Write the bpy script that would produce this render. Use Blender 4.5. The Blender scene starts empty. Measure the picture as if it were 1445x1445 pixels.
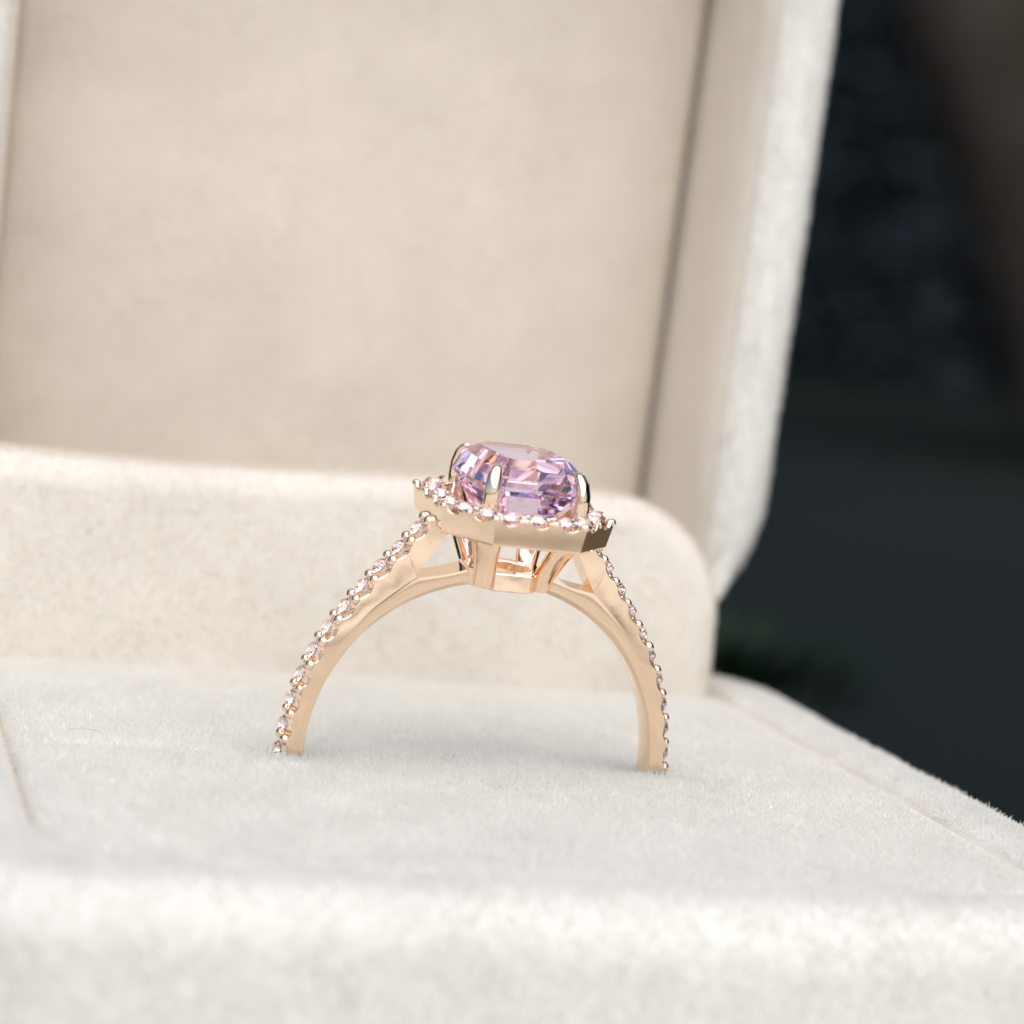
import bpy, bmesh, math, random
import numpy as np
from mathutils import Matrix, Vector

# ------------------------------------------------------------------ units: 1 Blender unit = 1 cm, shapes written in millimetres
MM = 0.1
rng = np.random.default_rng(7)
random.seed(7)
scene = bpy.context.scene
scene.unit_settings.system = 'METRIC'
scene.unit_settings.scale_length = 0.01
COL = scene.collection

# ------------------------------------------------------------------ camera
CAM = np.array([-31.2005, -115.0311, 22.9337])
C_FWD = np.array([0.2649003, 0.95968206, -0.09401151])
C_UP = np.array([-0.07627825, 0.11804381, 0.99007439])
C_RIGHT = np.cross(C_FWD, C_UP)
cam_data = bpy.data.cameras.new('camera')
cam = bpy.data.objects.new('camera', cam_data)
COL.objects.link(cam)
m = Matrix.Identity(4)
for i in range(3):
    m[i][0] = C_RIGHT[i]; m[i][1] = C_UP[i]; m[i][2] = -C_FWD[i]; m[i][3] = CAM[i] * MM
cam.matrix_world = m
cam_data.sensor_width = 36.0
cam_data.lens = 36.0 * 3577.0 / 1445.0
cam_data.clip_start = 0.1
cam_data.clip_end = 20000.0
cam_data.dof.use_dof = True
cam_data.dof.focus_distance = 11.85
cam_data.dof.aperture_fstop = 0.36
cam_data.dof.aperture_blades = 0
scene.camera = cam

# ------------------------------------------------------------------ sky, sun, exposure
SUN_AZ, SUN_EL = 182.0, 61.0          # azimuth clockwise from +Y (into the picture), elevation
world = bpy.data.worlds.new('World')
scene.world = world
world.use_nodes = True
wn = world.node_tree.nodes
wl = world.node_tree.links
bg = wn['Background']
sky = wn.new('ShaderNodeTexSky')
sky.sky_type = 'NISHITA'
sky.sun_disc = False
sky.sun_elevation = math.radians(SUN_EL)
sky.sun_rotation = math.radians(SUN_AZ)
sky.air_density = 1.0
sky.dust_density = 2.0
sky.ozone_density = 1.0
wl.new(sky.outputs[0], bg.inputs[0])
bg.inputs[1].default_value = 0.085
sun_data = bpy.data.lights.new('sun', 'SUN')
sun_data.energy = 1.5
sun_data.angle = math.radians(100)
sun_data.color = (1.0, 0.975, 0.935)
sun = bpy.data.objects.new('sun', sun_data)
COL.objects.link(sun)
_a, _e = math.radians(SUN_AZ), math.radians(SUN_EL)
sd = Vector((math.sin(_a) * math.cos(_e), math.cos(_a) * math.cos(_e), math.sin(_e)))
sun.rotation_euler = sd.to_track_quat('Z', 'Y').to_euler()
sun.location = sd * 50
scene.view_settings.view_transform = 'Standard'
scene.view_settings.look = 'None'
scene.view_settings.exposure = 0.78
scene.view_settings.gamma = 1.0
cy = scene.cycles
cy.use_denoising = True
try:
    cy.denoiser = 'OPENIMAGEDENOISE'
    cy.denoising_input_passes = 'RGB_ALBEDO_NORMAL'
    cy.denoising_prefilter = 'ACCURATE'
except Exception:
    pass
cy.max_bounces = 16
cy.diffuse_bounces = 4
scene.cycles_curves.subdivisions = 1
cy.glossy_bounces = 8
cy.transmission_bounces = 14
cy.transparent_max_bounces = 8
cy.caustics_reflective = False
cy.caustics_refractive = False
cy.blur_glossy = 0.3
cy.sample_clamp_indirect = 8.0
cy.use_adaptive_sampling = True
cy.adaptive_threshold = 0.015
cy.adaptive_min_samples = 16

# ------------------------------------------------------------------ materials
def mat(name):
    mt = bpy.data.materials.new(name); mt.use_nodes = True
    nt = mt.node_tree; nt.nodes.clear()
    out = nt.nodes.new('ShaderNodeOutputMaterial')
    return mt, nt, out

def noise(nt, scale, detail=3.0, rough=0.55, coord=None):
    tc = nt.nodes.new('ShaderNodeTexCoord')
    n = nt.nodes.new('ShaderNodeTexNoise')
    n.inputs['Scale'].default_value = scale
    n.inputs['Detail'].default_value = detail
    n.inputs['Roughness'].default_value = rough
    nt.links.new(tc.outputs[coord or 'Object'], n.inputs['Vector'])
    return n

def ramp(nt, src, stops):
    r = nt.nodes.new('ShaderNodeValToRGB')
    e = r.color_ramp.elements
    while len(e) < len(stops): e.new(0.5)
    for k, (p, c) in enumerate(stops):
        e[k].position = p; e[k].color = (*c, 1)
    nt.links.new(src, r.inputs[0])
    return r

def make_gold():
    mt, nt, out = mat('rose_gold')
    b = nt.nodes.new('ShaderNodeBsdfPrincipled')
    b.inputs['Base Color'].default_value = (1.0, 0.765, 0.558, 1)
    b.inputs['Metallic'].default_value = 1.0
    n = noise(nt, 9.0, 2.0)
    r = nt.nodes.new('ShaderNodeMapRange')
    r.inputs['To Min'].default_value = 0.03; r.inputs['To Max'].default_value = 0.12
    nt.links.new(n.outputs[0], r.inputs['Value'])
    nt.links.new(r.outputs[0], b.inputs['Roughness'])
    n2 = noise(nt, 7.0, 2.0)
    bp = nt.nodes.new('ShaderNodeBump')
    bp.inputs['Strength'].default_value = 0.03
    bp.inputs['Distance'].default_value = 0.015
    nt.links.new(n2.outputs[0], bp.inputs['Height'])
    nt.links.new(bp.outputs[0], b.inputs['Normal'])
    nt.links.new(b.outputs[0], out.inputs[0])
    return mt

def make_glass(name, color, ior):
    mt, nt, out = mat(name)
    g = nt.nodes.new('ShaderNodeBsdfGlass')
    g.inputs['Color'].default_value = (*color, 1)
    g.inputs['IOR'].default_value = ior
    g.inputs['Roughness'].default_value = 0.0
    nt.links.new(g.outputs[0], out.inputs[0])
    return mt

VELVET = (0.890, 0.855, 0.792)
BOUNCE_LINING = (0.790, 0.705, 0.598)  # the box velvet with the lid's warm bounced light mixed into its colour
BOUNCE_RISER = (0.792, 0.730, 0.642)  # same velvet, warmed in colour for light bouncing off the pad
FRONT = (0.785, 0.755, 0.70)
def make_velvet(name, VELVET):
    mt, nt, out = mat(name)
    b = nt.nodes.new('ShaderNodeBsdfPrincipled')
    n = noise(nt, 1.6, 5.0)
    c = ramp(nt, n.outputs[0], [(0.34, tuple(v * 0.94 for v in VELVET)), (0.66, tuple(min(1, v * 1.025) for v in VELVET))])
    nt.links.new(c.outputs[0], b.inputs['Base Color'])
    b.inputs['Roughness'].default_value = 0.95
    b.inputs['Specular IOR Level'].default_value = 0.1
    b.inputs['Sheen Weight'].default_value = 0.15
    n2 = noise(nt, 60.0, 4.0)
    bp = nt.nodes.new('ShaderNodeBump')
    bp.inputs['Strength'].default_value = 0.2; bp.inputs['Distance'].default_value = 0.01
    nt.links.new(n2.outputs[0], bp.inputs['Height'])
    nt.links.new(bp.outputs[0], b.inputs['Normal'])
    nt.links.new(b.outputs[0], out.inputs[0])
    return mt

def make_fibre(name, VELVET):
    mt, nt, out = mat(name)
    d = nt.nodes.new('ShaderNodeBsdfDiffuse')
    t = nt.nodes.new('ShaderNodeBsdfTranslucent')
    mx = nt.nodes.new('ShaderNodeMixShader'); mx.inputs[0].default_value = 0.45
    hi = nt.nodes.new('ShaderNodeHairInfo')
    c = ramp(nt, hi.outputs['Random'], [(0.0, tuple(v * 0.97 for v in VELVET)), (1.0, tuple(min(0.9, v * 1.09) for v in VELVET))])
    nt.links.new(c.outputs[0], d.inputs[0]); nt.links.new(c.outputs[0], t.inputs[0])
    nt.links.new(d.outputs[0], mx.inputs[1]); nt.links.new(t.outputs[0], mx.inputs[2])
    nt.links.new(mx.outputs[0], out.inputs[0])
    return mt

def make_matte(name, c0, c1, scale, rough=0.8, bump=0.3, dist=0.3, spec=0.3):
    mt, nt, out = mat(name)
    b = nt.nodes.new('ShaderNodeBsdfPrincipled')
    n = noise(nt, scale, 5.0, 0.6)
    c = ramp(nt, n.outputs[0], [(0.35, c0), (0.65, c1)])
    nt.links.new(c.outputs[0], b.inputs['Base Color'])
    b.inputs['Roughness'].default_value = rough
    b.inputs['Specular IOR Level'].default_value = spec
    bp = nt.nodes.new('ShaderNodeBump')
    bp.inputs['Strength'].default_value = bump; bp.inputs['Distance'].default_value = dist
    nt.links.new(n.outputs[0], bp.inputs['Height'])
    nt.links.new(bp.outputs[0], b.inputs['Normal'])
    nt.links.new(b.outputs[0], out.inputs[0])
    return mt

CLOTH_MID = make_velvet('bounce_lit_velvet', BOUNCE_RISER)
CLOTH_FRONT = make_velvet('pale_velvet', FRONT)
FIBRE_MID = make_fibre('bounce_lit_fibre', BOUNCE_RISER)
SEAM = make_matte('tan_seam_tint', (0.66, 0.585, 0.50), (0.74, 0.66, 0.57), 12.0, 0.95, 0.3, 0.02, 0.1)  # tan stands for warm light bouncing inside the pad groove
GOLD = make_gold()
AMETHYST = make_glass('lavender_gem', (0.95, 0.893, 0.988), 1.60)
DIAMOND = make_glass('diamond', (1.0, 0.965, 0.962), 2.3)
CLOTH = make_velvet('cream_velvet', VELVET)
FIBRE = make_fibre('velvet_fibre', VELVET)
CLOTH_IN = make_velvet('bounce_lit_lining_velvet', BOUNCE_LINING)
FIBRE_IN = make_fibre('bounce_lit_lining_fibre', BOUNCE_LINING)
SLATE = make_matte('dark_wet_slate', (0.002, 0.0055, 0.005), (0.0038, 0.0085, 0.0075), 0.06, 0.75, 0.2, 0.5, 0.2)
LEAF = make_matte('dark_hedge_leaf', (0.034, 0.047, 0.055), (0.038, 0.052, 0.062), 0.02, 0.8, 0.0, 0.1, 0.1)
CORE = make_matte('hedge_shade', (0.032, 0.044, 0.050), (0.042, 0.056, 0.064), 0.05, 0.9, 0.0, 0.1, 0.0)
BARK = make_matte('brown_bark', (0.060, 0.045, 0.033), (0.12, 0.095, 0.075), 0.25, 0.9, 0.6, 0.6, 0.1)
REFLECTOR_PALE = make_matte('pale_reflector', (0.09, 0.075, 0.06), (0.88, 0.84, 0.77), 0.45, 0.8, 0.2, 0.3, 0.2)  # light and dark patches set for contrast in the gold's reflections
REFLECTOR_PALE.node_tree.nodes['Color Ramp'].color_ramp.elements[0].position = 0.38
REFLECTOR_PALE.node_tree.nodes['Color Ramp'].color_ramp.elements[1].position = 0.48
REFLECTOR_PALE.node_tree.nodes['Noise Texture'].inputs['Detail'].default_value = 1.5
REFLECTOR_BROWN = make_matte('brown_reflector', (0.06, 0.045, 0.03), (0.13, 0.10, 0.07), 0.6, 0.9, 0.3, 0.3, 0.1)  # only for the unseen strip mirrored in the halo
GRASS = make_matte('grass_blade', (0.003, 0.013, 0.003), (0.005, 0.018, 0.004), 1.5, 0.6, 0.0, 0.1, 0.2)

# ------------------------------------------------------------------ mesh helpers (millimetres in, centimetres stored)
def mesh_from(name, verts, faces, material, smooth=True, sharp_deg=None):
    me = bpy.data.meshes.new(name)
    me.from_pydata([tuple(float(c) * MM for c in v) for v in verts], [], [tuple(int(i) for i in f) for f in faces])
    me.materials.append(material)
    bm = bmesh.new(); bm.from_mesh(me)
    bmesh.ops.recalc_face_normals(bm, faces=bm.faces)
    bm.to_mesh(me); bm.free()
    me.polygons.foreach_set('use_smooth', [smooth] * len(me.polygons))
    if smooth and sharp_deg is not None:
        me.set_sharp_from_angle(angle=math.radians(sharp_deg))
    me.update()
    return me

def link(name, data, parent=None, keep_world=True):
    o = bpy.data.objects.new(name, data)
    COL.objects.link(o)
    if parent is not None:
        o.parent = parent
        if keep_world:
            o.matrix_parent_inverse = WORLD_OF.get(parent.name, Matrix.Identity(4)).inverted()
            WORLD_OF[o.name] = Matrix.Identity(4)
    return o

WORLD_OF = {}
def empty(name, loc_mm):
    o = bpy.data.objects.new(name, None)
    o.empty_display_size = 0.3
    COL.objects.link(o)
    o.location = Vector(loc_mm) * MM
    WORLD_OF[o.name] = Matrix.Translation(o.location)
    return o

def tag(o, label=None, cat=None, group=None, kind=None):
    if label: o['label'] = label
    if cat: o['category'] = cat
    if group: o['group'] = group
    if kind: o['kind'] = kind
    return o

def bevel(o, width_mm, segs=2, angle=35):
    b = o.modifiers.new('bevel', 'BEVEL')
    b.width = width_mm * MM; b.segments = segs
    b.limit_method = 'ANGLE'; b.angle_limit = math.radians(angle)
    b.harden_normals = False
    return b

def rounded_rect(x0, x1, y0, y1, r, n=10, sub=14):
    """closed loop, counter-clockwise, with straight sides subdivided"""
    rs = r if isinstance(r, (list, tuple)) else [r] * 4       # corners: (x1,y0),(x1,y1),(x0,y1),(x0,y0)
    cs = [(x1 - rs[0], y0 + rs[0], -90, rs[0]), (x1 - rs[1], y1 - rs[1], 0, rs[1]), (x0 + rs[2], y1 - rs[2], 90, rs[2]), (x0 + rs[3], y0 + rs[3], 180, rs[3])]
    pts = []
    for k, (cx, cyy, a0, rr) in enumerate(cs):
        arc = [(cx + rr * math.cos(math.radians(a0 + 90 * i / n)), cyy + rr * math.sin(math.radians(a0 + 90 * i / n))) for i in range(n + 1)]
        pts += arc
        nx = cs[(k + 1) % 4]
        q = (nx[0] + nx[3] * math.cos(math.radians(nx[2])), nx[1] + nx[3] * math.sin(math.radians(nx[2])))
        p = arc[-1]
        for i in range(1, sub):
            t = i / sub
            pts.append((p[0] + (q[0] - p[0]) * t, p[1] + (q[1] - p[1]) * t))
    return pts

def loft(loops, close_first=False, close_last=False):
    n = len(loops[0]); verts = [p for l in loops for p in l]; faces = []
    for k in range(len(loops) - 1):
        for i in range(n):
            j = (i + 1) % n
            faces.append((k * n + i, k * n + j, (k + 1) * n + j, (k + 1) * n + i))
    if close_first: faces.append(tuple(range(n))[::-1])
    if close_last: faces.append(tuple(range((len(loops) - 1) * n, len(loops) * n)))
    return verts, faces

# ------------------------------------------------------------------ short velvet pile as real fibres
def field(P, seed, scale, k=10):
    r = np.random.default_rng(seed)
    out = np.zeros((len(P), 3))
    for _ in range(k):
        d = r.normal(size=3); d /= np.linalg.norm(d)
        fr = scale * r.uniform(0.5, 1.8)
        out += np.sin(P @ d * fr + r.uniform(0, 6.28))[:, None] * r.normal(size=3)[None]
    return out / math.sqrt(k)

def sample_surface(o, density):
    dg = bpy.context.evaluated_depsgraph_get()
    ev = o.evaluated_get(dg); me = ev.to_mesh()
    me.calc_loop_triangles()
    nt_ = len(me.loop_triangles)
    tri = np.empty(nt_ * 3, np.int32); me.loop_triangles.foreach_get('vertices', tri); tri = tri.reshape(-1, 3)
    co = np.empty(len(me.vertices) * 3, np.float32); me.vertices.foreach_get('co', co); co = co.reshape(-1, 3).astype(float) / MM
    vn = np.empty(len(me.vertices) * 3, np.float32); me.vertices.foreach_get('normal', vn); vn = vn.reshape(-1, 3).astype(float)
    ev.to_mesh_clear()
    a, b, c = co[tri[:, 0]], co[tri[:, 1]], co[tri[:, 2]]
    fn = np.cross(b - a, c - a); ar = np.linalg.norm(fn, axis=1) / 2
    cum = np.cumsum(ar); n = int(cum[-1] * density)
    ix = np.searchsorted(cum, rng.random(n) * cum[-1]); ix = np.clip(ix, 0, len(tri) - 1)
    r1, r2 = np.sqrt(rng.random(n))[:, None], rng.random(n)[:, None]
    w0, w1, w2 = 1 - r1, r1 * (1 - r2), r1 * r2
    P = a[ix] * w0 + b[ix] * w1 + c[ix] * w2
    N = vn[tri[ix, 0]] * w0 + vn[tri[ix, 1]] * w1 + vn[tri[ix, 2]] * w2
    fnn = fn[ix] / (np.linalg.norm(fn[ix], axis=1)[:, None] + 1e-12)
    bad = np.einsum('ij,ij->i', N, fnn) < 0.5
    N[bad] = fnn[bad]
    N /= np.linalg.norm(N, axis=1)[:, None] + 1e-12
    return P, N

def in_view(P, N, margin=0.30):
    d = P - CAM
    z = d @ C_FWD; x = d @ C_RIGHT / z * 3577 / 722.5; y = d @ C_UP / z * 3577 / 722.5
    toward = -np.einsum('ij,ij->i', d, N) / np.linalg.norm(d, axis=1)
    return (z > 0) & (np.abs(x) < 1 + margin) & (np.abs(y) < 1 + margin) & (toward > -0.45)

def pile(o, density, length, radius, lean=0.55, seed=1, gravity=(0, 0, 0), keep=None, fibre=None, jit=0.36):
    P, N = sample_surface(o, density)
    k = in_view(P, N)
    if keep is not None: k &= keep(P)
    P, N = P[k], N[k]
    n = len(P)
    F = field(P, seed, 0.55) * 0.55 + field(P, seed + 5, 2.2) * 0.55
    J = rng.normal(size=(n, 3)) * jit
    D = N + lean * F + J + np.array(gravity)[None]
    D /= np.linalg.norm(D, axis=1)[:, None]
    side = np.einsum('ij,ij->i', D, N)
    D += N * np.clip(0.25 - side, 0, None)[:, None]
    L = length * rng.uniform(0.55, 1.15, n) * (1 + 0.10 * field(P, seed + 9, 1.2)[:, 0])
    L = np.clip(L, length * 0.3, length * 1.7)
    bend = rng.normal(size=(n, 3)) * 0.30 + lean * 0.35 * F
    pts = np.empty((n, 4, 3))
    for q, t in enumerate((0.0, 0.36, 0.7, 1.0)):
        pts[:, q] = P + D * (L * t)[:, None] + bend * (L * t * t)[:, None] * 0.6
    rad = np.tile(np.array([1.0, 0.95, 0.8, 0.35]), (n, 1)) * (radius * rng.uniform(0.7, 1.25, n))[:, None]
    hc = bpy.data.hair_curves.new('velvet_pile')
    hc.add_curves([4] * n)
    hc.attributes['position'].data.foreach_set('vector', (pts * MM).astype(np.float32).ravel())
    ra = hc.attributes.get('radius') or hc.attributes.new('radius', 'FLOAT', 'POINT')
    ra.data.foreach_set('value', (rad * MM).astype(np.float32).ravel())
    hc.materials.append(fibre or FIBRE)
    h = link('velvet_pile', hc, o)
    tag(h, kind='stuff')
    return h

# ================================================================== SETTING
gz = -21.0
n_ = 24
gv, gf = [], []
rad = [0, 60, 160, 400, 1000, 3000, 9000, 30000]
for i, r in enumerate(rad):
    for j in range(n_):
        a = 2 * math.pi * j / n_
        gv.append((r * 10 * math.cos(a) / 10, r * 10 * math.sin(a) / 10, gz))
for i in range(len(rad) - 1):
    for j in range(n_):
        gf.append((i * n_ + j, i * n_ + (j + 1) % n_, (i + 1) * n_ + (j + 1) % n_, (i + 1) * n_ + j))
ground = link('ground', mesh_from('ground', gv, gf, SLATE, False))
tag(ground, 'dark wet slate ground under and behind the ring box', kind='structure')
pv = [(x, y, gz + 0.4) for x, y in ((-4000, -3500), (4000, -3500), (4000, -300), (420, 14), (60, 14), (-420, 40), (-4000, -300))]
reflector_ground = link('reflector_ground', mesh_from('reflector_ground', pv, [(0, 1, 2, 3, 4, 5, 6)], REFLECTOR_PALE, False))  # pale ground out of view, added to brighten the gold's reflections
tag(reflector_ground, 'unseen pale ground added for the gold to reflect', kind='structure')
sv = [(x, y, gz + 0.4) for x, y in ((60, 15), (420, 15), (900, -20), (900, 70), (420, 76), (60, 76))]
brown_strip = link('reflector_strip', mesh_from('reflector_strip', sv, [(0, 1, 2, 3, 4, 5)], REFLECTOR_BROWN, False))  # brown strip out of view, added so one halo facet reflects brown
tag(brown_strip, 'unseen brown strip added to tint the halo reflections', kind='structure')

# ================================================================== RING BOX
gz += 0.5
box = empty('ring_box', (0, 2, gz))
tag(box, 'open cream velvet ring box holding the gold ring', 'ring box')

PZ = -0.60                                # cloth level under the pile
# --- base frame: rounded square tray with a well
def base_frame():
    R = lambda g, z: [(x, y, z) for x, y in rounded_rect(-27.0 + g, 25.6 - g, -26.4 + g, 31.5 - g, max(0.6, 6.5 - g), 10, 16)]
    I = lambda g, z: [(x, y, z) for x, y in rounded_rect(-22.25 - g, 20.85 + g, -21.95 - g, 28.6 + g, [4.2 + g, 3 + g, 3 + g, 6.5 + g], 10, 16)]
    loops = [R(1.2, gz + 0.02), R(0.25, gz + 0.4), R(0, gz + 1.4), R(0, PZ - 6), R(0.02, PZ - 2.6)]
    for k in range(0, 7):
        a = math.radians(15 * k)
        loops.append(R(2.3 * (1 - math.cos(a)) + 0.02, PZ + 0.30 - 2.3 * (1 - math.sin(a))))
    for k in range(0, 7):
        a = math.radians(90 - 15 * k)
        loops.append(I(0.8 * (1 - math.cos(a)), PZ + 0.30 - 0.8 * (1 - math.sin(a))))
    loops.append(I(0, PZ - 5))
    v, f = loft(loops, True, True)
    return mesh_from('base_frame', v, f, CLOTH_FRONT, True, 60)
base = link('base', base_frame(), box)

# --- pad: two foam halves meeting in a slot that grips the ring
def pad_mesh():
    x0, x1, y0, y1 = -21.65, 20.25, -21.35, 22.4
    nx, ny = 90, 130
    ys = np.concatenate([np.linspace(y0, y0 + 0.9, 8)[:-1], np.linspace(y0 + 0.9, -2.5, 45), np.linspace(-2.4, 2.2, 47), np.linspace(2.4, y1, 38)])
    xs = np.concatenate([np.linspace(x0, x0 + 0.9, 8)[:-1], np.linspace(x0 + 0.9, x1 - 0.9, nx), np.linspace(x1 - 0.9, x1, 8)[1:]])
    def outline(y):       # rounded front corners
        rl, rr_ = 6.3, 4.0
        def ins(r):
            d = y - y0
            return 0 if d >= r else r - math.sqrt(max(0, r * r - (r - d) ** 2))
        return x0 + ins(rl), x1 - ins(rr_)
    V, F = [], []
    for y in ys:
        a, b = outline(y)
        for x in xs:
            t = (x - x0) / (x1 - x0); xx = a + (b - a) * t
            ex = min(xx - a, b - xx); ey = min(y - y0, 99)
            z = PZ
            e = min(ex, ey)
            if e < 0.7: z -= 0.7 - math.sqrt(max(0, 0.7 ** 2 - (0.7 - e) ** 2))
            ds = abs(y + 0.05)
            if ds < 1.3: z -= 0.22 * (1 - ds / 1.3) ** 2
            z += 0.12 * math.exp(-((y + 3.4) / 2.6) ** 2) + 0.07 * math.sin(x * 0.33 + 1) * math.exp(-(y / 9) ** 2)
            z -= 0.15 * math.exp(-((y - 9) / 7) ** 2)
            z -= 0.45 * math.exp(-((abs(xx + 0.1) - 9.0) / 1.0) ** 4 - ((y + 0.2) / 1.15) ** 4)
            z += 0.16 * math.exp(-((abs(xx + 0.1) - 9.1) / 1.6) ** 2 - ((y + 1.9) / 0.9) ** 2)
            V.append((xx, y, z))
    n = len(xs)
    for i in range(len(ys) - 1):
        for j in range(n - 1):
            F.append((i * n + j, i * n + j + 1, (i + 1) * n + j + 1, (i + 1) * n + j))
    # skirt down
    rim = [j for j in range(n)] + [i * n + n - 1 for i in range(1, len(ys))] + [(len(ys) - 1) * n + j for j in range(n - 2, -1, -1)] + [i * n for i in range(len(ys) - 2, 0, -1)]
    st = len(V)
    for k in rim: V.append((V[k][0], V[k][1], PZ - 5))
    for q in range(len(rim)):
        q2 = (q + 1) % len(rim)
        F.append((rim[q], rim[q2], st + q2, st + q))
    F.append(tuple(range(st, st + len(rim))))
    return mesh_from('ring_pad', V, F, CLOTH, True, 70)
pad = link('ring_pad', pad_mesh(), box)

# --- riser block behind the pad
def riser_mesh():
    def L(g, y): return [(x, y, z) for x, z in rounded_rect(-26.6 + g, 20.0 - g, -6 + g, 10.65 - g, [0.8, 6.6 - g, 3.0, 0.8], 12, 16)]
    loops = []
    r = 1.6
    for k in range(0, 7):
        a = math.radians(15 * k)
        loops.append(L(r * (1 - math.sin(a)), 22.45 + r * (1 - math.cos(a))))
    loops.append(L(0, 26))
    for k in range(6, -1, -1):
        a = math.radians(15 * k)
        loops.append(L(r * (1 - math.sin(a)), 28.3 - r * (1 - math.cos(a))))
    v, f = loft(loops, True, True)
    # soft hand-wrapped unevenness on the front
    v = [(x, y + 0.25 * math.sin(x * 0.21 + z * 0.3) * (1 if y < 25 else 0), z + (0.22 * math.sin(x * 0.16 + 0.6) if z > 4 else 0)) for x, y, z in v]
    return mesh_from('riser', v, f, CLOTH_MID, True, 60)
riser = link('riser', riser_mesh(), box)

# --- lid standing open, leaning a little towards the viewer
HY, HZ, LEAN = 31.6, -0.6, math.radians(5.0)
def lid_xf(p):
    x, d, h = p                           # d: depth behind the rim plane, h: height along the lid
    return (x, HY + d * math.cos(LEAN) - h * math.sin(LEAN), HZ + d * math.sin(LEAN) + h * math.cos(LEAN))
def lid_shell():
    O = lambda g, d: [lid_xf((x, d, z)) for x, z in rounded_rect(-26.6 + g, 25.4 - g, 0.4 + g, 57 - g, max(1, 11.0 - g), 12, 16)]
    I = lambda g, d: [lid_xf((x, d, z)) for x, z in rounded_rect(-22.3 - g, 21.3 + g, 4.6 - g, 53 + g, 2.6 + g, 12, 16)]
    loops = [O(1.5, 17.5), O(0.4, 17.1), O(0, 16)]
    loops.append(O(0, 8)); 
    for k in range(0, 7):
        a = math.radians(15 * k)
        loops.append(O(1.9 * (1 - math.cos(a)), 1.9 * (1 - math.sin(a))))
    for k in range(0, 4):
        a = math.radians(90 - 15 * k)
        loops.append(I(2.2 * (1 - math.cos(a)), 3.0 * (1 - math.sin(a))))
    loops += [I(1.3, 1.1), I(1.3, 13.3)]
    v, f = loft(loops, True, True)
    return mesh_from('lid', v, f, CLOTH, True, 60)
lid = link('lid', lid_shell(), box)
def lid_lining_mesh():
    I = lambda g, d: [lid_xf((x, d, z)) for x, z in rounded_rect(-22.3 - g, 21.3 + g, 4.6 - g, 53 + g, 2.6 + g, 12, 16)]
    loops = [I(1.25, 1.2)]
    for k in range(3, 7):
        a = math.radians(90 - 15 * k)
        loops.append(I(2.2 * (1 - math.cos(a)) + 0.01, 3.0 * (1 - math.sin(a)) + 0.02))
    loops += [I(0.0, 8), I(0.0, 13.2), I(1.25, 13.2)]
    v, f = loft(loops + [loops[0]])
    n = len(loops[0]) * len(loops)
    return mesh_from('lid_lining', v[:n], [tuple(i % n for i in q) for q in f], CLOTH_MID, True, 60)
lid_lining = link('lid_lining', lid_lining_mesh(), box)
def lid_panel_mesh():
    I = lambda g, d: [lid_xf((x, d, z)) for x, z in rounded_rect(-21.9 + g, 20.9 - g, 5.0 + g, 52.6 - g, 2.4, 8, 24)]
    loops = [I(0, 13.1), I(0, 12.4), I(0.25, 11.9), I(0.9, 11.6)]
    # gently quilted face
    v, f = loft(loops, True, False)
    n = len(loops[0]); last = (len(loops) - 1) * n
    cx, cd, ch = 0, 11.45, 28
    rings = []
    base_loop = rounded_rect(-21.0, 20.0, 5.9, 51.7, 2.4, 8, 24)
    for s in (0.8, 0.6, 0.4, 0.2):
        st = len(v)
        v += [lid_xf((x * s, 11.6 - 0.25 * (1 - s) + 0.06 * math.sin(x * s * 0.7 + z), ch + (z - ch) * s)) for x, z in base_loop]
        prev = last if not rings else rings[-1]
        for i in range(n):
            j = (i + 1) % n
            f.append((prev + i, prev + j, st + j, st + i))
        rings.append(st)
    f.append(tuple(range(rings[-1], rings[-1] + n)))
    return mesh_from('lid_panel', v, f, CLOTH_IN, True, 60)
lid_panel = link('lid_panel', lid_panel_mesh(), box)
tag(lid_panel, 'velvet lining panel inside the lid, warm bounced light in its colour')
tag(lid, 'upright velvet lid with rounded corner and pale rim')
tag(pad, 'flat velvet pad with the slot that grips the ring')

def seam_mesh():  # strip added in the groove, painting in its warm bounced light
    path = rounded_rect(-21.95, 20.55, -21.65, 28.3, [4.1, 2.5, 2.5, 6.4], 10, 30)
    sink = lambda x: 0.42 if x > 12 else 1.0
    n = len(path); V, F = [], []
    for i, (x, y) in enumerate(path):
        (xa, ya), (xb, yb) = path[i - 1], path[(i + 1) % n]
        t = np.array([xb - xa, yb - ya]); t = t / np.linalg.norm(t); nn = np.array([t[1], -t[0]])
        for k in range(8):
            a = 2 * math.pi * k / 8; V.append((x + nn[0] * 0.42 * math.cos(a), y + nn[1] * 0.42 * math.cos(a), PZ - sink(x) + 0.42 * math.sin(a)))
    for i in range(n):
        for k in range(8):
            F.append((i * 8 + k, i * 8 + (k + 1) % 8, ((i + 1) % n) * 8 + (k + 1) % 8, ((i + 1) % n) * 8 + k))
    return mesh_from('seam_tint', V, F, SEAM, True)
seam = link('seam_tint', seam_mesh(), box)
tag(seam, 'thin strip added in the seam around the pad, tan for its bounced light')
bpy.context.view_layer.update()
def edge_distance(P, x0, x1, y0, rl, rr):
    """signed distance (plus = outside) to the pad's outline, open towards the back"""
    r = np.where(P[:, 0] < 0, rl, rr)
    qx = np.maximum(x0 - P[:, 0], P[:, 0] - x1) + r; qy = (y0 - P[:, 1]) + r
    return np.hypot(np.maximum(qx, 0), np.maximum(qy, 0)) + np.minimum(np.maximum(qx, qy), 0) - r
not_in_groove = lambda P: edge_distance(P, -21.65, 20.25, -21.35, 6.3, 4.0) < np.where(P[:, 0] > 12, -0.24, 0.5)
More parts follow.
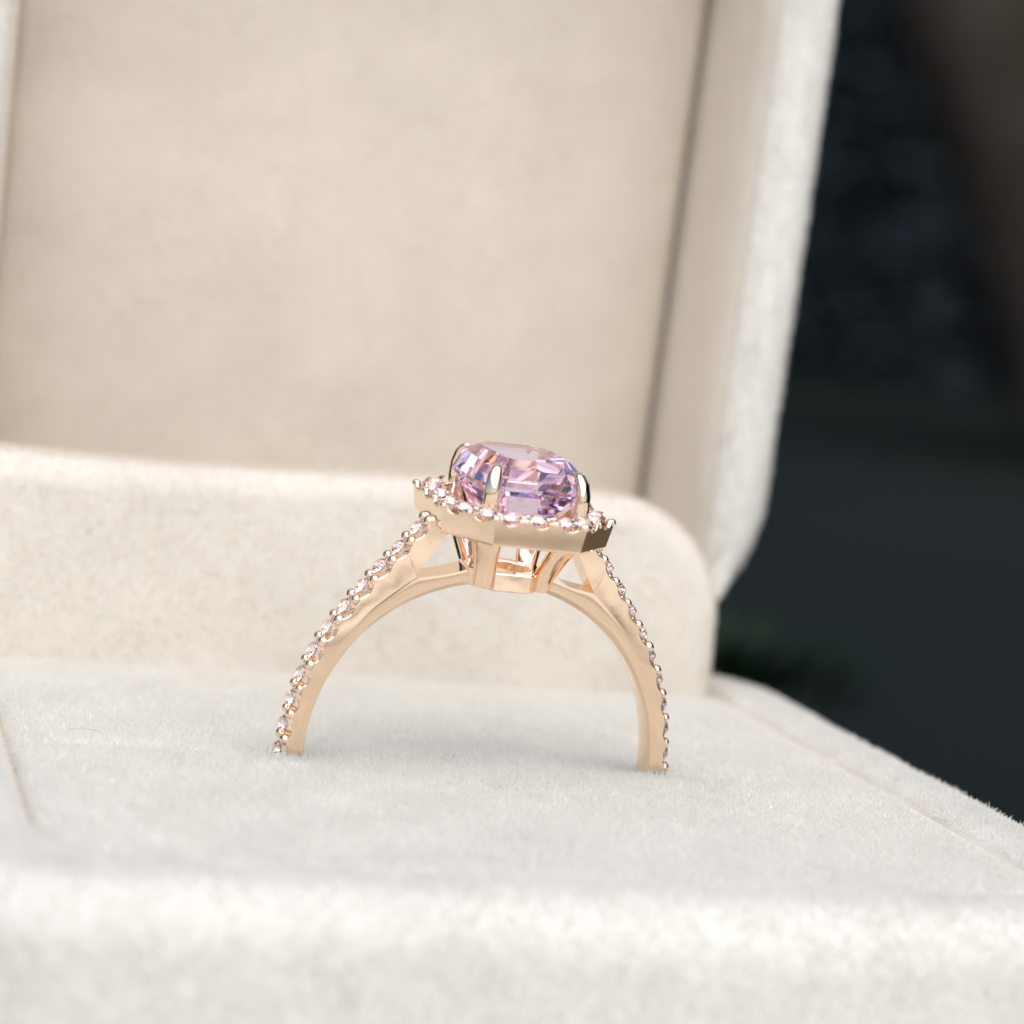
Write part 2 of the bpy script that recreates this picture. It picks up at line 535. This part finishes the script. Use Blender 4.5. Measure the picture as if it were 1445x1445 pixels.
on_frame = lambda P: edge_distance(P, -22.25, 20.85, -21.95, 6.5, 4.2) > np.where(P[:, 0] > 12, 0.20, -0.3)
pile(pad, 115, 0.30, 0.018, 0.13, 11, keep=not_in_groove, jit=0.40)
pile(pad, 150, 0.42, 0.014, 0.12, 15, (0, 0.25, 0), keep=lambda P: (np.abs(np.abs(P[:, 0] + 0.1) - 9.1) < 2.0) & (P[:, 1] < -1.15) & (P[:, 1] > -2.2), jit=0.42)
on_right = lambda P: (P[:, 0] > 14) & (P[:, 1] > -19)
pile(base, 100, 0.34, 0.018, 0.15, 21, keep=lambda P: on_frame(P) & on_right(P), jit=0.40)
pile(base, 105, 0.25, 0.0165, 0.26, 25, keep=lambda P: on_frame(P) & ~on_right(P), jit=0.40)
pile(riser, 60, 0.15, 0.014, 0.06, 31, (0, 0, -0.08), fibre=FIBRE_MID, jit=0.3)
pile(lid, 60, 0.32, 0.020, 0.10, 41)
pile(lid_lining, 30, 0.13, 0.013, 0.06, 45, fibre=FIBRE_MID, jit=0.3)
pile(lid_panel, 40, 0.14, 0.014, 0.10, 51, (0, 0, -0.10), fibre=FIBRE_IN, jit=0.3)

# ================================================================== RING
yaw, lean_, spin = 0.01512, 0.08059, 0.0233
RM = Matrix.Rotation(yaw, 4, 'Z') @ Matrix.Rotation(lean_, 4, 'X') @ Matrix.Rotation(spin, 4, 'Y')
W0 = 9.4                                   # ring centre above the lowest point of the band
ring = bpy.data.objects.new('ring', None); COL.objects.link(ring)
ring.empty_display_size = 0.3
ring.matrix_world = Matrix.Translation((-0.0136, -0.0365, 0.0089)) @ RM @ Matrix.Translation((0, 0, -W0 * MM))
tag(ring, 'rose gold ring with octagonal lavender gemstone and diamond halo, standing in the velvet slot', 'ring')
def rmesh(name, verts, faces, material, smooth=True, sharp=40, parent=None):
    me = mesh_from(name, [(x, y, z + W0) for x, y, z in verts], faces, material, smooth, sharp)
    return link(name, me, parent or ring, keep_world=False)

R_IN, HW = 8.4, 0.92
OUT = np.array([(9.36, -1.2), (9.32, 0), (9.2, 1.2), (8.92, 2.7), (8.42, 4.25), (7.8, 5.55), (7.08, 6.7), (6.16, 8.05), (5.22, 9.25), (4.38, 10.42), (3.9, 11.12)])
def spline(P, n):
    d = np.concatenate([[0], np.cumsum(np.linalg.norm(np.diff(P, axis=0), axis=1))])
    T = np.gradient(P, d, axis=0)
    s = np.linspace(0, d[-1], n); out = []
    for q in s:
        k = min(max(np.searchsorted(d, q) - 1, 0), len(P) - 2); h = d[k + 1] - d[k]; t = (q - d[k]) / h
        out.append((2*t**3-3*t**2+1)*P[k] + (t**3-2*t**2+t)*h*T[k] + (-2*t**3+3*t**2)*P[k+1] + (t**3-t**2)*h*T[k+1])
    return np.array(out)
fine = spline(OUT, 400)
seg = np.linalg.norm(np.diff(fine, axis=0), axis=1); S = np.concatenate([[0], np.cumsum(seg)]); STOT = S[-1]
NST = 11
PITCH = (STOT - 0.25) / NST
def at_s(s):
    return np.array([np.interp(s, S, fine[:, 0]), np.interp(s, S, fine[:, 1])])
def tan_s(s):
    a, b = at_s(max(0, s - 0.05)), at_s(min(STOT, s + 0.05)); t = b - a
    return t / np.linalg.norm(t)

def band_mesh(sg):
    """one half of the band (sg = +1 right, -1 left): scalloped outer edge, softened inner edge, cathedral arm and bridge"""
    V, F = [], []
    def add(u, w, v): V.append((sg * u, v, w)); return len(V) - 1
    tip = np.array([4.35, 8.42]); toph = np.array([2.85, 11.08]); low = np.array([2.2, 9.05])
    a_tip = math.atan2(tip[1], tip[0])
    st = []
    NB = 16
    for k in range(NB):                     # hidden lower half
        a = -math.pi / 2 + (math.radians(90 - 7.4)) * k / NB
        r_o = 9.3
        st.append((np.array([r_o * math.cos(a), r_o * math.sin(a)]), a, 0.0))
    NS = 14 * NST
    for k in range(NS + 1):
        s = STOT * k / NS
        p = at_s(s); t = tan_s(s); nrm = np.array([t[1], -t[0]])
        x = (s - 0.12) / PITCH; x -= math.floor(x); x -= 0.5
        dip = 0.13 * math.sqrt(max(0.0, 1 - (x / 0.31) ** 2)) if abs(x) < 0.31 else 0.0
        st.append((p - nrm * dip, math.atan2(p[1], p[0]), dip))
    cols_lower, arm, bridge = [], [], []
    def tilt(a):       # the shoulders are filed back slightly towards their outer edge
        t = min(max((a - 0.35) / 0.5, 0), 1)
        return 0.06 * t * t * (3 - 2 * t)
    def kfrac(a):      # width of the softened inner edge, growing towards the head
        t = min(max((a - 0.45) / 0.5, 0), 1)
        return 0.16 + 0.30 * t * t * (3 - 2 * t)
    def station(i_pt, a, o_pt, m_pt):
        i_in = i_pt
        dirn = (m_pt - i_pt) / np.linalg.norm(m_pt - i_pt)
        kw = kfrac(a)
        k_pt = i_pt + dirn * kw
        vi = HW - 0.26 * min(1, kw / 0.3)
        ids = {}
        for side in (-1, 1):
            ids[side] = [add(*i_in, side * (vi - 0.10)), add(*(i_pt + dirn * 0.03), side * vi), add(*(i_pt + dirn * kw * 0.5), side * (vi + (HW - vi) * 0.75)), add(*k_pt, side * HW), add(*m_pt, side * HW), None, None]
        return ids
    prev = None
    tip_ids = None
    for (o, a, dip) in st:
        if a > a_tip: break
        ip = np.array([R_IN * math.cos(a), R_IN * math.sin(a)])
        o_full = o + tan_n(o) * dip if dip > 0 else o
        mp = ip * 0.42 + o_full * 0.58 - (o_full / np.linalg.norm(o_full)) * 0.12
        if a > a_tip - 0.25:
            t = (a - a_tip + 0.25) / 0.25
            mp = mp * (1 - t) + (tip * (math.cos(a_tip - a)) ) * t
        ids = station(ip, a, o, mp)
        oin = o / np.linalg.norm(o); tv = tilt(a) * max(0.0, np.linalg.norm(o - mp) - 0.05) / np.linalg.norm(o_full - mp)
        for side in (-1, 1):
            ids[side][5] = add(*(o - oin * 0.05), side * (HW - tv)); ids[side][6] = add(*o, side * (HW - tv - 0.05))
        cen = o - (o / np.linalg.norm(o)) * (0.22 if a > -0.1 else 0.0) + (o / np.linalg.norm(o)) * dip * 0.8
        ids['c'] = add(*cen, 0.0)
        if prev:
            for side in (-1, 1):
                A, B = prev[side], ids[side]
                for q in range(6): F.append((A[q], A[q + 1], B[q + 1], B[q]))
                F.append((A[6], prev['c'], ids['c'], B[6]))
            F.append((prev[-1][0], ids[-1][0], ids[1][0], prev[1][0]))
        prev = ids
    # bridge to the gallery
    pb = prev
    NBR = 12
    last_a = a
    for k in range(1, NBR + 1):
        t = k / NBR
        a2 = a_tip + (math.acos(1.55 / R_IN) - a_tip) * t
        ip = np.array([R_IN * math.cos(a2), R_IN * math.sin(a2)])
        mp = tip * (1 - t) + np.array([1.6, 9.15]) * t + np.array([0, -0.12]) * math.sin(math.pi * t)
        ids = station(ip, a2, None, mp)
        for side in (-1, 1):
            A, B = pb[side], ids[side]
            for q in range(4): F.append((A[q], A[q + 1], B[q + 1], B[q]))
        F.append((pb[-1][0], ids[-1][0], ids[1][0], pb[1][0]))
        F.append((pb[-1][4], ids[-1][4], ids[1][4], pb[1][4]))
        pb = ids
    F.append(tuple(pb[-1][:5]) + tuple(pb[1][:5][::-1]))
    # cathedral arm
    rest = [q for q in st if q[1] > a_tip]
    pa = prev; n = len(rest)
    for k, (o, a, dip) in enumerate(rest):
        t = (k + 1) / n
        mp = tip * (1 - t) + toph * t
        of = o + tan_n(o) * dip; tv = tilt(a) * max(0.0, np.linalg.norm(o - mp) - 0.05) / np.linalg.norm(of - mp)
        ids = {-1: [None] * 7, 1: [None] * 7}; oin = tan_n(o)
        for side in (-1, 1):
            ids[side][4] = add(*mp, side * HW); ids[side][5] = add(*(o - oin * 0.05), side * (HW - tv)); ids[side][6] = add(*o, side * (HW - tv - 0.05))
        cen = o - tan_n(o) * 0.22 + tan_n(o) * dip * 0.8
        ids['c'] = add(*cen, 0.0)
        for side in (-1, 1):
            A, B = pa[side], ids[side]
            F.append((A[4], A[5], B[5], B[4])); F.append((A[5], A[6], B[6], B[5])); F.append((A[6], pa['c'], ids['c'], B[6]))
        F.append((pa[-1][4], ids[-1][4], ids[1][4], pa[1][4]))
        pa = ids
    F.append((pa[-1][4], pa[-1][5], pa[-1][6], pa['c'], pa[1][6], pa[1][5], pa[1][4]))
    return V, F
def tan_n(o):
    k = int(np.argmin(np.linalg.norm(fine - o[None], axis=1)))
    t = tan_s(S[k]); return np.array([t[1], -t[0]])

VV, FF = [], []
for sg in (1, -1):
    v, f = band_mesh(sg); b0 = len(VV)
    VV += v; FF += [tuple(i + b0 for i in q) for q in f]
shank = rmesh('shank', VV, FF, GOLD, True, 28)

# --- little parts shared by loops
def brilliant(r, crown=0.34, pav=0.75, tbl=0.56, n=8):
    V, F = [], []
    for k in range(n): a = 2 * math.pi * (k + 0.5) / n; V.append((tbl * r * math.cos(a), tbl * r * math.sin(a), crown * r))
    for k in range(2 * n): a = math.pi * k / n; V.append((r * math.cos(a), r * math.sin(a), 0.03 * r))
    for k in range(2 * n): a = math.pi * k / n; V.append((r * math.cos(a), r * math.sin(a), -0.03 * r))
    V.append((0, 0, -pav * r)); cul = len(V) - 1
    F.append(tuple(range(n)))
    g, h = n, 3 * n
    for k in range(n):
        k2 = (k + 1) % n
        F.append((k, g + (2 * k) % (2 * n), g + (2 * k + 1) % (2 * n)))
        F.append((k, g + (2 * k + 1) % (2 * n), g + (2 * k + 2) % (2 * n)))
        F.append((k, g + (2 * k + 2) % (2 * n), k2))
    for k in range(2 * n):
        k2 = (k + 1) % (2 * n)
        F.append((g + k, h + k, h + k2, g + k2))
        F.append((h + k, cul, h + k2))
    return V, F
def blob(rx, ry, rz, seg=10, rings=6):
    V, F = [], []
    V.append((0, 0, rz))
    for i in range(1, rings):
        p = math.pi * i / rings
        for j in range(seg):
            a = 2 * math.pi * j / seg
            V.append((rx * math.sin(p) * math.cos(a), ry * math.sin(p) * math.sin(a), rz * math.cos(p)))
    V.append((0, 0, -rz)); e = len(V) - 1
    for j in range(seg):
        F.append((0, 1 + j, 1 + (j + 1) % seg)); F.append((e, e - seg + (j + 1) % seg, e - seg + j))
    for i in range(rings - 2):
        for j in range(seg):
            a = 1 + i * seg; F.append((a + j, a + seg + j, a + seg + (j + 1) % seg, a + (j + 1) % seg))
    return V, F
v, f = brilliant(0.455, 0.50, 0.75); ME_DIA = mesh_from('diamond', v, f, DIAMOND, False)
v, f = blob(0.27, 0.34, 0.27); ME_BEAD = mesh_from('bead', v, f, GOLD, True)
v, f = blob(0.25, 0.25, 0.18); ME_CLAW = mesh_from('claw', v, f, GOLD, True)

def place(name, me, pos, xax, zax, parent, roll=0.0, scale=1.0):
    o = link(name, me, parent, keep_world=False)
    z = Vector(zax).normalized(); x = Vector(xax); x = (x - z * x.dot(z)).normalized(); y = z.cross(x)
    R = Matrix((x, y, z)).transposed().to_4x4()
    o.matrix_basis = Matrix.Translation(Vector((pos[0], pos[1], pos[2] + W0)) * MM) @ R @ Matrix.Rotation(roll, 4, 'Z') @ Matrix.Scale(scale, 4)
    return o

# --- shoulder pave: stones in the scallops, pairs of beads between them
for sg in (-1, 1):
    for k in range(NST):
        s = 0.12 + PITCH * (k + 0.5)
        p, t = at_s(s), tan_s(s); nrm = np.array([t[1], -t[0]])
        q = p + nrm * 0.10
        place('diamond', ME_DIA, (sg * q[0], 0, q[1]), (sg * t[0], 0, t[1]), (sg * nrm[0], 0, nrm[1]), shank, random.uniform(0, 0.8), random.uniform(0.96, 1.04))
    for k in range(NST + 1):
        s = min(STOT - 0.05, 0.12 + PITCH * k)
        p, t = at_s(s), tan_s(s); nrm = np.array([t[1], -t[0]])
        for v_ in (-0.55, 0.55):
            q = p + nrm * (0.02 + random.uniform(-0.03, 0.03))
            place('bead', ME_BEAD, (sg * q[0], v_, q[1]), (sg * t[0], 0, t[1]), (sg * nrm[0] , 0, nrm[1]), shank, 0, random.uniform(0.9, 1.1))

# --- octagon helper
def octagon(a, b, ca, cb):
    """half sizes a (across), b (deep); straight half-lengths ca on the front side, cb on the left side; starts front-left, runs counter-clockwise seen from above"""
    return [(-ca, -b), (ca, -b), (a, -cb), (a, cb), (ca, b), (-ca, b), (-a, cb), (-a, -cb)]
def inset_oct(d, a=4.16, b=5.07, ca=2.17, cb=2.82):
    P = octagon(a, b, ca, cb); n = 8; L = []
    for i in range(n):
        p, q = np.array(P[i]), np.array(P[(i + 1) % n]); t = (q - p) / np.linalg.norm(q - p)
        L.append((p + np.array([-t[1], t[0]]) * d, t))
    out = []
    for i in range(n):
        (p, t), (q, s) = L[i - 1], L[i]
        k = np.linalg.solve(np.array([t, -s]).T, q - p)[0]; out.append(p + t * k)
    return out
COUNT = [3, 2, 3, 2, 3, 2, 3, 2]
def oct_sample(d, per=16):
    P = inset_oct(d); out = []
    for i in range(8):
        n = COUNT[i] * per
        for k in range(n):
            t = k / n; out.append(tuple(P[i] * (1 - t) + P[(i + 1) % 8] * t))
    return out
def halo_mesh():
    per = 16
    dips = []
    for i in range(8):
        for k in range(COUNT[i] * per):
            x = (k / per) % 1.0 - 0.5
            dips.append(0.34 * math.sqrt(max(0.0, 1 - (x / 0.31) ** 2)) if abs(x) < 0.31 else 0.0)
    T = 12.32
    def L(d, w, wave=0.0):
        return [(x, y, w - wave * dips[k]) for k, (x, y) in enumerate(oct_sample(d, per))]
    B0, B1 = 11.04, T - 0.10                      # the wall is one flat facet per side between these heights
    lo, hi = oct_sample(0.22, per), oct_sample(0.0, per)
    def wall(w_of):
        out = []
        for k in range(len(lo)):
            w = w_of(k); t = (w - B0) / (B1 - B0)
            out.append((lo[k][0] * (1 - t) + hi[k][0] * t, lo[k][1] * (1 - t) + hi[k][1] * t, w))
        return out
    loops = [L(1.1, 11.00), L(0.40, 10.92), L(0.28, 10.96), wall(lambda k: B0), wall(lambda k: 11.66), wall(lambda k: B1 - dips[k] - 0.05), wall(lambda k: B1 - dips[k]), L(0.03, T - 0.03, 1), L(0.07, T, 1), L(0.15, T, 1), L(0.20, T - 0.06, 1), L(0.22, 11.80),
             L(1.16, 11.80), L(1.18, 12.26), L(1.22, 12.31), L(1.36, 12.31), L(1.41, 12.26), L(1.40, 11.02)]
    v, f = loft(loops + [loops[0]])
    n = len(loops[0]); m_ = len(loops)
    v = v[:n * m_]; f = [tuple(i % (n * m_) for i in q) for q in f]
    return v, f
v, f = halo_mesh()
halo = rmesh('halo', v, f, GOLD, True, 24)
Pc, Po, Pi = inset_oct(0.66), inset_oct(0.17), inset_oct(1.10)
for i in range(8):
    n = COUNT[i]
    for k in range(n):
        t = (k + 0.5) / n; c = Pc[i] * (1 - t) + Pc[(i + 1) % 8] * t
        place('diamond', ME_DIA, (c[0], c[1], 12.20), (1, 0, 0), (random.uniform(-.05, .05), random.uniform(-.05, .05), 1), halo, random.uniform(0, 0.8), 1.22)
    for k in range(n):
        t = k / n
        for Pq, sc in ((Po, 1.0), (Pi, 0.85)):
            c = Pq[i] * (1 - t) + Pq[(i + 1) % 8] * t
            place('claw', ME_CLAW, (c[0], c[1], 12.20), (1, 0, 0), (-c[0] * 0.03, -c[1] * 0.03, 1), halo, 0, sc * random.uniform(0.92, 1.08))

# --- gallery rail under the basket
def rail_mesh():
    L = lambda d, w: [(x, y, w) for x, y in inset_oct(d, 1.92, 1.95, 0.86, 0.86)]
    loops = [L(0.05, 8.30), L(0.0, 8.36), L(0.0, 9.10), L(0.05, 9.16), L(0.62, 9.16), L(0.66, 9.10), L(0.66, 8.36), L(0.62, 8.30)]
    v, f = loft(loops + [loops[0]]); n = 8; m_ = len(loops)
    return v[:n * m_], [tuple(i % (n * m_) for i in q) for q in f]
v, f = rail_mesh()
rail = rmesh('gallery_rail', v, f, GOLD, True, 30)

# --- four prongs: flat basket bars that rise through the halo and fold over the stone
def prong_mesh(su, sv):
    path = [((1.36, 1.42, 8.45), 0.46, 0.36), ((1.42, 1.52, 9.1), 0.50, 0.36), ((1.70, 2.25, 10.2), 0.62, 0.36), ((1.98, 2.98, 11.2), 0.74, 0.38), ((2.08, 3.22, 11.75), 0.55, 0.36), ((2.12, 3.28, 12.15), 0.40, 0.34),
            ((2.16, 3.33, 12.8), 0.36, 0.32), ((2.16, 3.30, 13.35), 0.355, 0.30), ((2.10, 3.16, 13.80), 0.34, 0.28), ((2.00, 2.93, 14.12), 0.29, 0.23), ((1.88, 2.70, 14.27), 0.17, 0.14), ((1.82, 2.62, 14.29), 0.04, 0.04)]
    pts = np.array([p[0] for p in path]) * np.array([su, sv, 1]) + np.array([0.14, 0, 0])
    tang = np.array([su * 0.82, -sv * 0.57, 0]); tang /= np.linalg.norm(tang)        # along the cut corner
    V, F = [], []; n = 14
    for i, (p, hw_, ht) in enumerate(path):
        d = pts[min(i + 1, len(pts) - 1)] - pts[max(i - 1, 0)]; d /= np.linalg.norm(d)
        rad_ = np.cross(d, tang); rad_ /= np.linalg.norm(rad_)
        for k in range(n):
            a = 2 * math.pi * k / n; c, s = math.cos(a), math.sin(a)
            e = 0.45 if i < 5 else 0.85
            x = math.copysign(abs(c) ** e, c) * hw_; y = math.copysign(abs(s) ** e, s) * ht
            V.append(tuple(pts[i] + tang * x + rad_ * y))
    for i in range(len(path) - 1):
        for k in range(n):
            k2 = (k + 1) % n; F.append((i * n + k, i * n + k2, (i + 1) * n + k2, (i + 1) * n + k))
    F.append(tuple(range(n))[::-1]); F.append(tuple(range((len(path) - 1) * n, len(path) * n)))
    return V, F
for su, sv in ((-1, -1), (1, -1), (-1, 1), (1, 1)):
    v, f = prong_mesh(su, sv)
    rmesh('prong', v, f, GOLD, True, 42)

# --- the stone: step-cut crown, table, brilliant pavilion
def gem_mesh():
    def O(a, b, ca, cb, w): return [(x, y, w) for x, y in octagon(a, b, ca, cb)]
    loops = [O(1.86, 2.42, 1.10, 1.40, 14.60), O(2.30, 2.94, 1.34, 1.68, 14.22), O(2.58, 3.26, 1.49, 1.85, 13.80), O(2.74, 3.44, 1.58, 1.94, 13.42), O(2.74, 3.44, 1.58, 1.94, 13.28)]
    loops = [[(x + 0.14, y, w) for x, y, w in l] for l in loops]
    V = [p for l in loops for p in l]; F = [tuple(range(8))]
    for k in range(len(loops) - 1):
        for i in range(8):
            j = (i + 1) % 8; F.append((k * 8 + i, k * 8 + j, (k + 1) * 8 + j, (k + 1) * 8 + i))
    g = 4 * 8
    # pavilion: broad steps down to a small keel
    G = [np.array(p) for p in loops[-1]]; cx = 0.14
    prev = g
    for k_, w in ((0.84, 12.55), (0.60, 11.72), (0.30, 11.02)):
        st = len(V)
        V += [(cx + (p[0] - cx) * k_, p[1] * k_, w) for p in G]
        for i in range(8):
            j = (i + 1) % 8; F.append((prev + i, prev + j, st + j, st + i))
        prev = st
    V.append((cx, 0, 10.62)); cul = len(V) - 1
    for i in range(8): F.append((prev + i, prev + (i + 1) % 8, cul))
    return V, F
v, f = gem_mesh()
gem = rmesh('gemstone', v, f, AMETHYST, False, None)
tag(gem, 'faceted octagonal lavender centre stone')

# ================================================================== BACKGROUND
# --- dark hedge curving round behind and to the side
def hedge():
    n = 150000
    az = np.radians(rng.uniform(-25, 110, n)); r = rng.uniform(1450, 1530, n) ; z = gz + rng.uniform(0, 1, n) * (900 + 60 * np.sin(az * 7))
    c = np.stack([r * np.sin(az), r * np.cos(az), z], 1)
    a = rng.normal(size=(n, 3)); a /= np.linalg.norm(a, axis=1)[:, None]
    b = np.cross(a, rng.normal(size=(n, 3))); b /= np.linalg.norm(b, axis=1)[:, None]
    L = rng.uniform(6, 12, n)[:, None]; Wd = L * rng.uniform(0.4, 0.6, n)[:, None]
    nn = np.cross(a, b)
    V = np.stack([c - a * L, c + b * Wd + nn * Wd * 0.3, c + a * L, c - b * Wd + nn * Wd * 0.3], 1).reshape(-1, 3)
    F = np.arange(n * 4).reshape(-1, 4)
    me = bpy.data.meshes.new('foliage')
    F3 = np.concatenate([F[:, [0, 1, 2]], F[:, [0, 2, 3]]])
    me.from_pydata((V * MM).tolist(), [], F3.tolist()); me.materials.append(LEAF); me.update()
    return me
hg = empty('hedge', (0, 1500, gz))
tag(hg, 'dark blurred hedge far behind the ring box', 'hedge')
fo = link('foliage', hedge(), hg); tag(fo, kind='stuff')
V, F = [], []
for i in range(41):
    a = math.radians(-64 + 178 * i / 40)
    for rr_, zz in ((1520, gz), (1500, gz + 1050), (2300, gz + 1060), (2300, gz)):
        V.append((rr_ * math.sin(a), rr_ * math.cos(a), zz + (60 * math.sin(i * 1.7) if zz > gz else 0)))
for i in range(40):
    for k in range(4):
        F.append((i * 4 + k, i * 4 + (k + 1) % 4, i * 4 + 4 + (k + 1) % 4, i * 4 + 4 + k))
link('inner_growth', mesh_from('inner_growth', V, F, CORE, True), hg)

# --- leaning brown trunk at the upper edge of the view
def pix_ray(px, py):
    d = C_FWD + C_RIGHT * ((px - 722.5) / 3577) - C_UP * ((py - 722.5) / 3577); return d / np.linalg.norm(d)
def at_depth(px, py, dist):
    return CAM + pix_ray(px, py) * dist
p_top = at_depth(1385, -400, 900); p_bot = at_depth(1765, 520, 900)
ax = (p_top - p_bot) / np.linalg.norm(p_top - p_bot)
base_p = p_bot + ax * ((gz - p_bot[2]) / ax[2]); top_p = p_top + ax * 900
tr = empty('tree', tuple(base_p))
tag(tr, 'leaning brown tree trunk, blurred, at the upper edge beside the lid', 'tree')
V, F = [], []
n = 28; m_ = 40
e1 = np.cross(ax, [0, 1, 0]); e1 /= np.linalg.norm(e1); e2 = np.cross(ax, e1)
for i in range(m_ + 1):
    t = i / m_; c = base_p * (1 - t) + top_p * t
    for k in range(n):
        a = 2 * math.pi * k / n
        r = (66 - 22 * t + 30 * math.exp(-t * 14)) * (1 + 0.05 * math.sin(5 * a + 3 * t) + 0.03 * math.sin(11 * a + 17 * t))
        V.append(tuple(c + e1 * r * math.cos(a) + e2 * r * math.sin(a)))
for i in range(m_):
    for k in range(n):
        k2 = (k + 1) % n; F.append((i * n + k, i * n + k2, (i + 1) * n + k2, (i + 1) * n + k))
F.append(tuple(range(n))[::-1]); F.append(tuple(range(m_ * n, (m_ + 1) * n)))
link('trunk', mesh_from('trunk', V, F, BARK, True), tr)

# --- small tuft of grass behind the box
def tuft():
    V, F = [], []
    c = CAM + pix_ray(1022, 922) * ((gz + 3 - CAM[2]) / pix_ray(1022, 922)[2])
    for _ in range(90):
        a = random.uniform(0, 6.28); r = random.uniform(0, 16); h = random.uniform(3, 7)
        b0 = np.array([c[0] + r * math.cos(a), c[1] + r * math.sin(a), gz])
        d = np.array([math.cos(a), math.sin(a), 0]) * random.uniform(2, 9)
        s = np.array([-math.sin(a), math.cos(a), 0]) * random.uniform(0.7, 1.3)
        st = len(V)
        for t, wd in ((0, 1), (0.4, 0.9), (0.75, 0.55), (1, 0.04)):
            p = b0 + d * t * t + np.array([0, 0, h * t]); V += [tuple(p - s * wd), tuple(p + s * wd)]
        for q in range(3): F.append((st + 2 * q, st + 2 * q + 1, st + 2 * q + 3, st + 2 * q + 2))
    return c, V, F
c, V, F = tuft()
tf = link('grass_tuft', mesh_from('grass_tuft', V, F, GRASS, True))
tag(tf, 'small green grass tuft on dark ground behind the box corner', 'grass', kind='stuff')

# --- stray lint on the pad
def lint(px, py, pts, label, r=0.018):
    d = pix_ray(px, py); c = CAM + d * ((PZ + 0.42 - CAM[2]) / d[2])
    P = [np.array([c[0] + x, c[1] + y, c[2] + z]) for x, y, z in pts]
    P = [P[0] * (1 - t) ** 3 + P[1] * 3 * t * (1 - t) ** 2 + P[2] * 3 * t * t * (1 - t) + P[3] * t ** 3 for t in np.linspace(0, 1, 14)]
    V, F = [], []
    for i, p in enumerate(P):
        a = P[min(i + 1, 13)] - P[max(i - 1, 0)]; a /= np.linalg.norm(a)
        e = np.cross(a, [0.1, 0.2, 1.0]); e /= np.linalg.norm(e); g = np.cross(a, e)
        for k in range(5):
            q = 2 * math.pi * k / 5; V.append(tuple(p + (e * math.cos(q) + g * math.sin(q)) * r))
    for i in range(13):
        for k in range(5):
            F.append((i * 5 + k, i * 5 + (k + 1) % 5, i * 5 + 5 + (k + 1) % 5, i * 5 + 5 + k))
    F.append((4, 3, 2, 1, 0)); F.append(tuple(range(65, 70)))
    o = link('lint_fibre', mesh_from('lint_fibre', V, F, LINT, True))
    tag(o, label, 'lint', 'lint on the velvet pad')
LINT = make_matte('grey_lint', (0.45, 0.43, 0.40), (0.55, 0.53, 0.50), 4.0, 0.7, 0.0, 0.1, 0.2)
lint(115, 1031, [(-0.6, 0.5, -0.1), (-0.3, -0.1, 0.15), (0.4, -0.4, 0.2), (0.9, 0.4, -0.1)], 'fine curved grey lint fibre lying far from the ring on the pad', 0.010)
lint(1162, 1225, [(-0.5, 0.9, 0.0), (-0.5, -0.4, 0.1), (0.3, -0.8, 0.15), (0.6, 0.2, 0.0)], 'tiny hook-shaped grey lint fibre near the front edge of the pad', 0.016)
